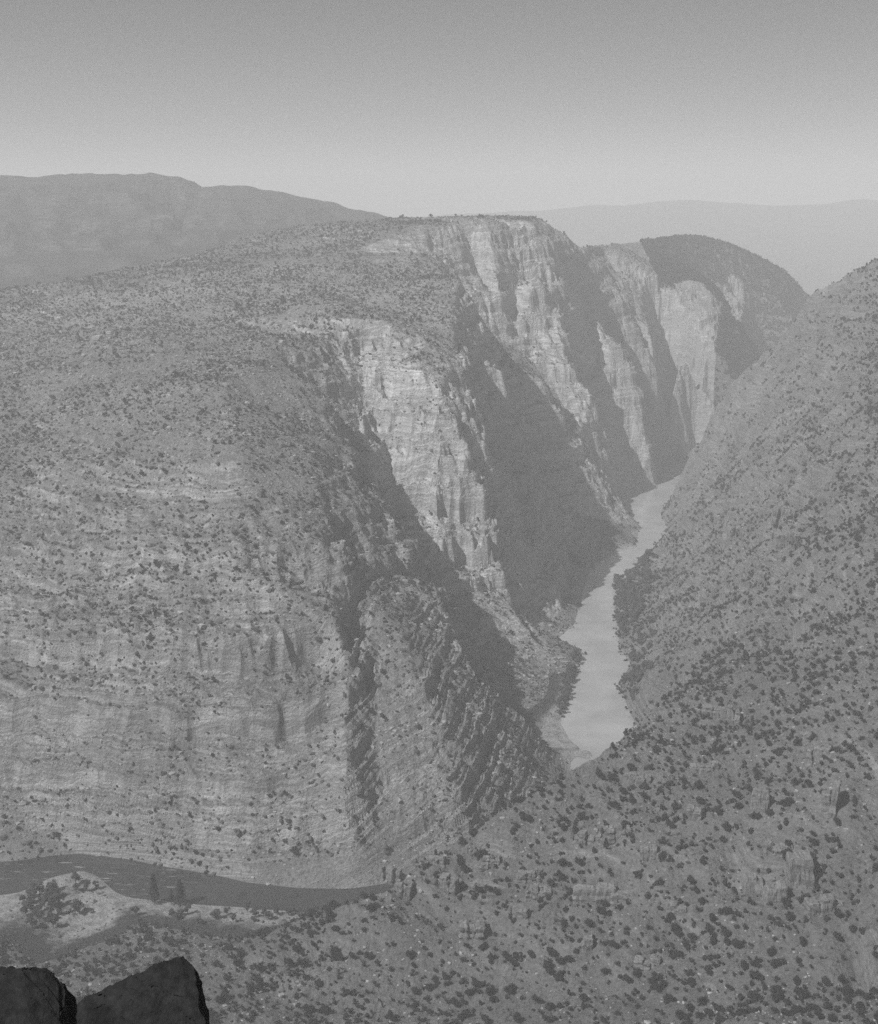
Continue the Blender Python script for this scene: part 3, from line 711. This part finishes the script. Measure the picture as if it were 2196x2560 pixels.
crags = [(1500,2260,30,6,13,3,'low'),(1890,2235,14,12,17,2,'square overhanging'),(1945,2250,14,12,20,2,'tall square'),(2010,2200,16,10,22,2,'steep leaning'),(975,2205,16,7,13,5,'pinnacled'),
         (1010,2240,12,6,10,4,'broken pinnacled'),(1300,2300,9,6,13,1,'single upright'),(1120,2230,12,7,15,3,'narrow upright'),(1740,2050,10,7,13,2,'dark cleft'),(1900,2030,10,8,18,2,'notched'),
         (2080,2020,10,8,22,2,'high dark-sided'),(1560,2090,22,6,8,6,'long low'),(1480,2110,20,6,9,5,'ragged'),(1470,2370,7,5,10,1,'small square'),(1690,2280,9,6,10,2,'small twin'),
         (1830,1800,14,7,13,3,'cleft'),(1960,1290,22,10,20,4,'small banded'),(1970,1360,24,10,16,4,'shadowed'),(1780,1790,12,7,13,2,'split'),(2050,1900,14,8,10,3,'stepped'),
         (1950,2130,16,8,9,3,'flat topped'),(1180,2350,14,7,13,3,'two-step'),(1350,2240,16,6,8,4,'crumbling'),(1330,2195,18,6,7,4,'low broken'),(1640,2150,16,6,9,3,'weathered'),(2060,2290,16,8,14,3,'bulky'),(1230,2160,12,5,7,3,'knobby'),(1090,2160,10,5,8,3,'rough topped'),(1600,1960,14,6,9,3,'split-faced'),(1760,1930,16,6,8,4,'long ragged'),(1620,2420,14,7,7,3,'flat lying')]
# find each on the finished ground along its sight line
def hit(u, v):
    a, b, c = ray(u, v); t = np.linspace(120, 3300, 9000)/b; x_, y_, z_ = a*t, b*t, c*t; g = ground(x_, y_); i = int(np.argmax(g > z_)); return x_[i], y_[i], float(g[i])
for i, (u, v, wd, dp, he, cl, word) in enumerate(crags):
    px, py, pz = hit(u, v); r = np.random.default_rng(800+i)
    vf = blocky(r, cl, wd, dp, he)
    o = mesh_object('rock_outcrop', vf[0], vf[1], M['crag']); o.location = (px, py+1.5, pz-.07*he); o.rotation_euler = (r.uniform(-.06,.06), r.uniform(-.06,.06), r.uniform(-.5,.1))
    place = ('beside the lower river bend' if u < 1060 else 'just below the canyon reach of the river' if v < 1860 and u < 1850 else 'high on the far right wall' if v < 1400 else
             'at the right edge of the near hillside' if u > 1980 else 'near the bottom of the near hillside' if v > 2320 else 'at the lower right of the near hillside' if u > 1800 else
             'in the middle of the near hillside' if u > 1400 else 'on the left part of the near hillside')
    tag(o, word+' rock outcrop '+place, 'rock outcrop', 'rock outcrops on the hillside')
for i, (u, v, s, lb) in enumerate([(245,848,9,'large pale rounded boulder on the left dip slope'),(275,835,6,'pale boulder lying right of the largest on the dip slope'),(212,890,5,'small pale boulder below the large one at the left'),
        (310,822,7,'flat pale boulder along the left ledge'),(705,857,6,'pale block beside the ledge left of the gully head'),(820,845,5,'bright block at the head of the gully'),(620,1010,5,'squared boulder on the bright dip slope'),
        (480,1090,5,'tilted slab above the front face'),(390,1085,5,'broken block at the front rim of the wall'),(680,810,5,'round stone under the cap ledge'),(160,850,5,'stone near the left margin of the dip slope')]):
    px, py, pz = hit(u, v); r = np.random.default_rng(900+i); v_, f_ = ICO2
    w = np.sign(v_)*np.abs(v_)**.7*(1+.1*r.normal(size=(len(v_),1)))*np.array([1.3,1.,.75])*s*.55
    o = mesh_object('boulder', w, f_, M['stone']); o.location = (px, py, pz+s*.15); o.rotation_euler = (.1, .1, r.uniform(0,3))
    tag(o, lb, 'boulder', 'boulders on the dip slope')

# the two dark rocks of the viewpoint ledge
def rim_rock(name, prof_top, Yc, depth, drop, label, seed):
    """a block whose upper outline is surveyed; it has its own depth and goes down into the ledge"""
    pts = np.array([P(u, v, Yc) for u, v in prof_top]); n = len(pts)
    t = np.linspace(0, n-1, 260); xs = np.interp(t, np.arange(n), pts[:,0]); zs = np.interp(t, np.arange(n), pts[:,2])
    base = zs.min()-drop; xc = xs.mean()
    sec = np.array([(-.8,0.),(-.74,.32),(-.66,.56),(-.5,.76),(-.3,.9),(-.12,.97),(0.,1.),(.06,.93),(.16,.8),(.28,.6),(.38,.35),(.42,.15),(.45,0.)])
    q = np.linspace(0, len(sec)-1, 160); a_ = np.interp(q, np.arange(len(sec)), sec[:,0]); h_ = np.interp(q, np.arange(len(sec)), sec[:,1])
    XS, A_ = np.meshgrid(xs, a_); ZS, H_ = np.meshgrid(zs, h_)
    Z_ = base+(ZS-base)*H_; Y_ = Yc+A_*depth
    s1 = XS*.9+Y_*.8; s2 = Z_*1.1-Y_*.9
    ch = .2*fbm(s1, s2, .8, 2, seed)-.16*np.abs(fbm(s1, s2, .5, 4, seed+5, .6))+.1*fbm(s1, s2, .17, 4, seed+9, .6)
    fl = np.round((s1*.5+s2*.9)/.22+.8*gnoise(s1*1.5, s2*1.5, seed+20))*.22                 # slabby parting
    ch = ch+.07*gnoise(fl*7.1, s1*.7, seed+31)
    ch = 1.7*ch-.12*np.exp(-(fbm(s1+.3*s2, s2-.3*s1, .9, 3, seed+40)/.035)**2)      # open cracks
    fade = np.clip((1.02-H_)*3, .3, 1)
    V = np.stack([xc+(XS-xc)*(1-.08*np.abs(A_))-.42*A_*depth+.5*ch*fade, Y_+ch*fade, Z_+.35*ch*H_*fade], -1).reshape(-1,3)
    ii_ = np.arange(len(V)).reshape(XS.shape)
    f = np.stack([ii_[:-1,:-1], ii_[:-1,1:], ii_[1:,1:], ii_[1:,:-1]], -1).reshape(-1,4)
    o = mesh_object(name, V, f, M['dark']); tag(o, label, 'boulder'); return o
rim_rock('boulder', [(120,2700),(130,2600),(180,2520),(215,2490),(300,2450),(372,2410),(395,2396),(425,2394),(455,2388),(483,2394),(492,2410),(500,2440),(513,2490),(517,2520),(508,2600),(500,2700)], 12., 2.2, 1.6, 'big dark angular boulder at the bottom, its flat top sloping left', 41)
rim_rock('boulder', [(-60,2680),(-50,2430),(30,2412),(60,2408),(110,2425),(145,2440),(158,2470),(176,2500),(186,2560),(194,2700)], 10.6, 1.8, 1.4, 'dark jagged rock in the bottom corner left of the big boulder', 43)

# ------------------------------------------------------------------ light, air, camera
SUN_AZ, SUN_EL = (-.805, -.59), D(47.5)
az = np.array(SUN_AZ)/np.hypot(*SUN_AZ)
sv = Vector((az[0]*math.cos(SUN_EL), az[1]*math.cos(SUN_EL), math.sin(SUN_EL)))
sun = bpy.data.lights.new('sun', 'SUN'); sun.energy = 5.; sun.angle = D(.5); sun.color = (1, 1, 1)
so = bpy.data.objects.new('sun', sun); C.objects.link(so); so.rotation_euler = sv.to_track_quat('Z', 'Y').to_euler()
w = bpy.data.worlds.new('World'); bpy.context.scene.world = w; w.use_nodes = True; nt_ = w.node_tree; bg = nt_.nodes['Background']
sky = nt_.nodes.new('ShaderNodeTexSky'); sky.sky_type = 'NISHITA'; sky.sun_disc = False; sky.sun_elevation = SUN_EL
sky.sun_rotation = math.atan2(az[0], az[1]); sky.altitude = 1700.; sky.air_density = .5; sky.dust_density = .2; sky.ozone_density = 1.
bw = nt_.nodes.new('ShaderNodeRGBToBW'); nt_.links.new(sky.outputs[0], bw.inputs[0]); nt_.links.new(bw.outputs[0], bg.inputs['Color']); bg.inputs['Strength'].default_value = .058
hm = bpy.data.materials.new('haze_air'); hm.use_nodes = True; t = hm.node_tree
for n_ in list(t.nodes):
    if n_.type == 'BSDF_PRINCIPLED': t.nodes.remove(n_)
pv = t.nodes.new('ShaderNodeVolumePrincipled'); pv.inputs['Density'].default_value = .00023; pv.inputs['Color'].default_value = G(.97); pv.inputs['Density Attribute'].default_value = ''
pv.inputs['Anisotropy'].default_value = 0.
t.links.new(pv.outputs[0], t.nodes['Material Output'].inputs['Volume'])
b_ = 9950.; z0_, z1_ = -545., 300.
hv = [(x_, y_, z_) for z_ in (z0_, z1_) for x_, y_ in ((-b_,-b_),(b_,-b_),(b_,b_),(-b_,b_))]
hz = mesh_object('haze', hv, [(3,2,1,0),(4,5,6,7),(0,1,5,4),(1,2,6,5),(2,3,7,6),(3,0,4,7)], hm, 'stuff'); hz['label'] = 'pale haze filling the canyon air'
cam = bpy.data.cameras.new('camera'); co = bpy.data.objects.new('camera', cam); C.objects.link(co); bpy.context.scene.camera = co
cam.sensor_fit = 'VERTICAL'; cam.sensor_height = 36.; cam.lens = 36.*FPX/1024; cam.clip_start = .5; cam.clip_end = 60000
co.location = (0,0,0); co.rotation_euler = (math.pi/2-PITCH, 0, 0)
sc = bpy.context.scene; sc.render.engine = 'CYCLES'
vs = sc.view_settings; vs.view_transform = 'Standard'; vs.look = 'None'; vs.exposure = .22; vs.gamma = 1.
cy_ = sc.cycles; cy_.max_bounces = 4; cy_.diffuse_bounces = 2; cy_.glossy_bounces = 2; cy_.transmission_bounces = 2; cy_.volume_bounces = 1; cy_.transparent_max_bounces = 4
cy_.use_denoising = False; cy_.use_adaptive_sampling = False
print('script', round(time.time()-T0,1), 's')
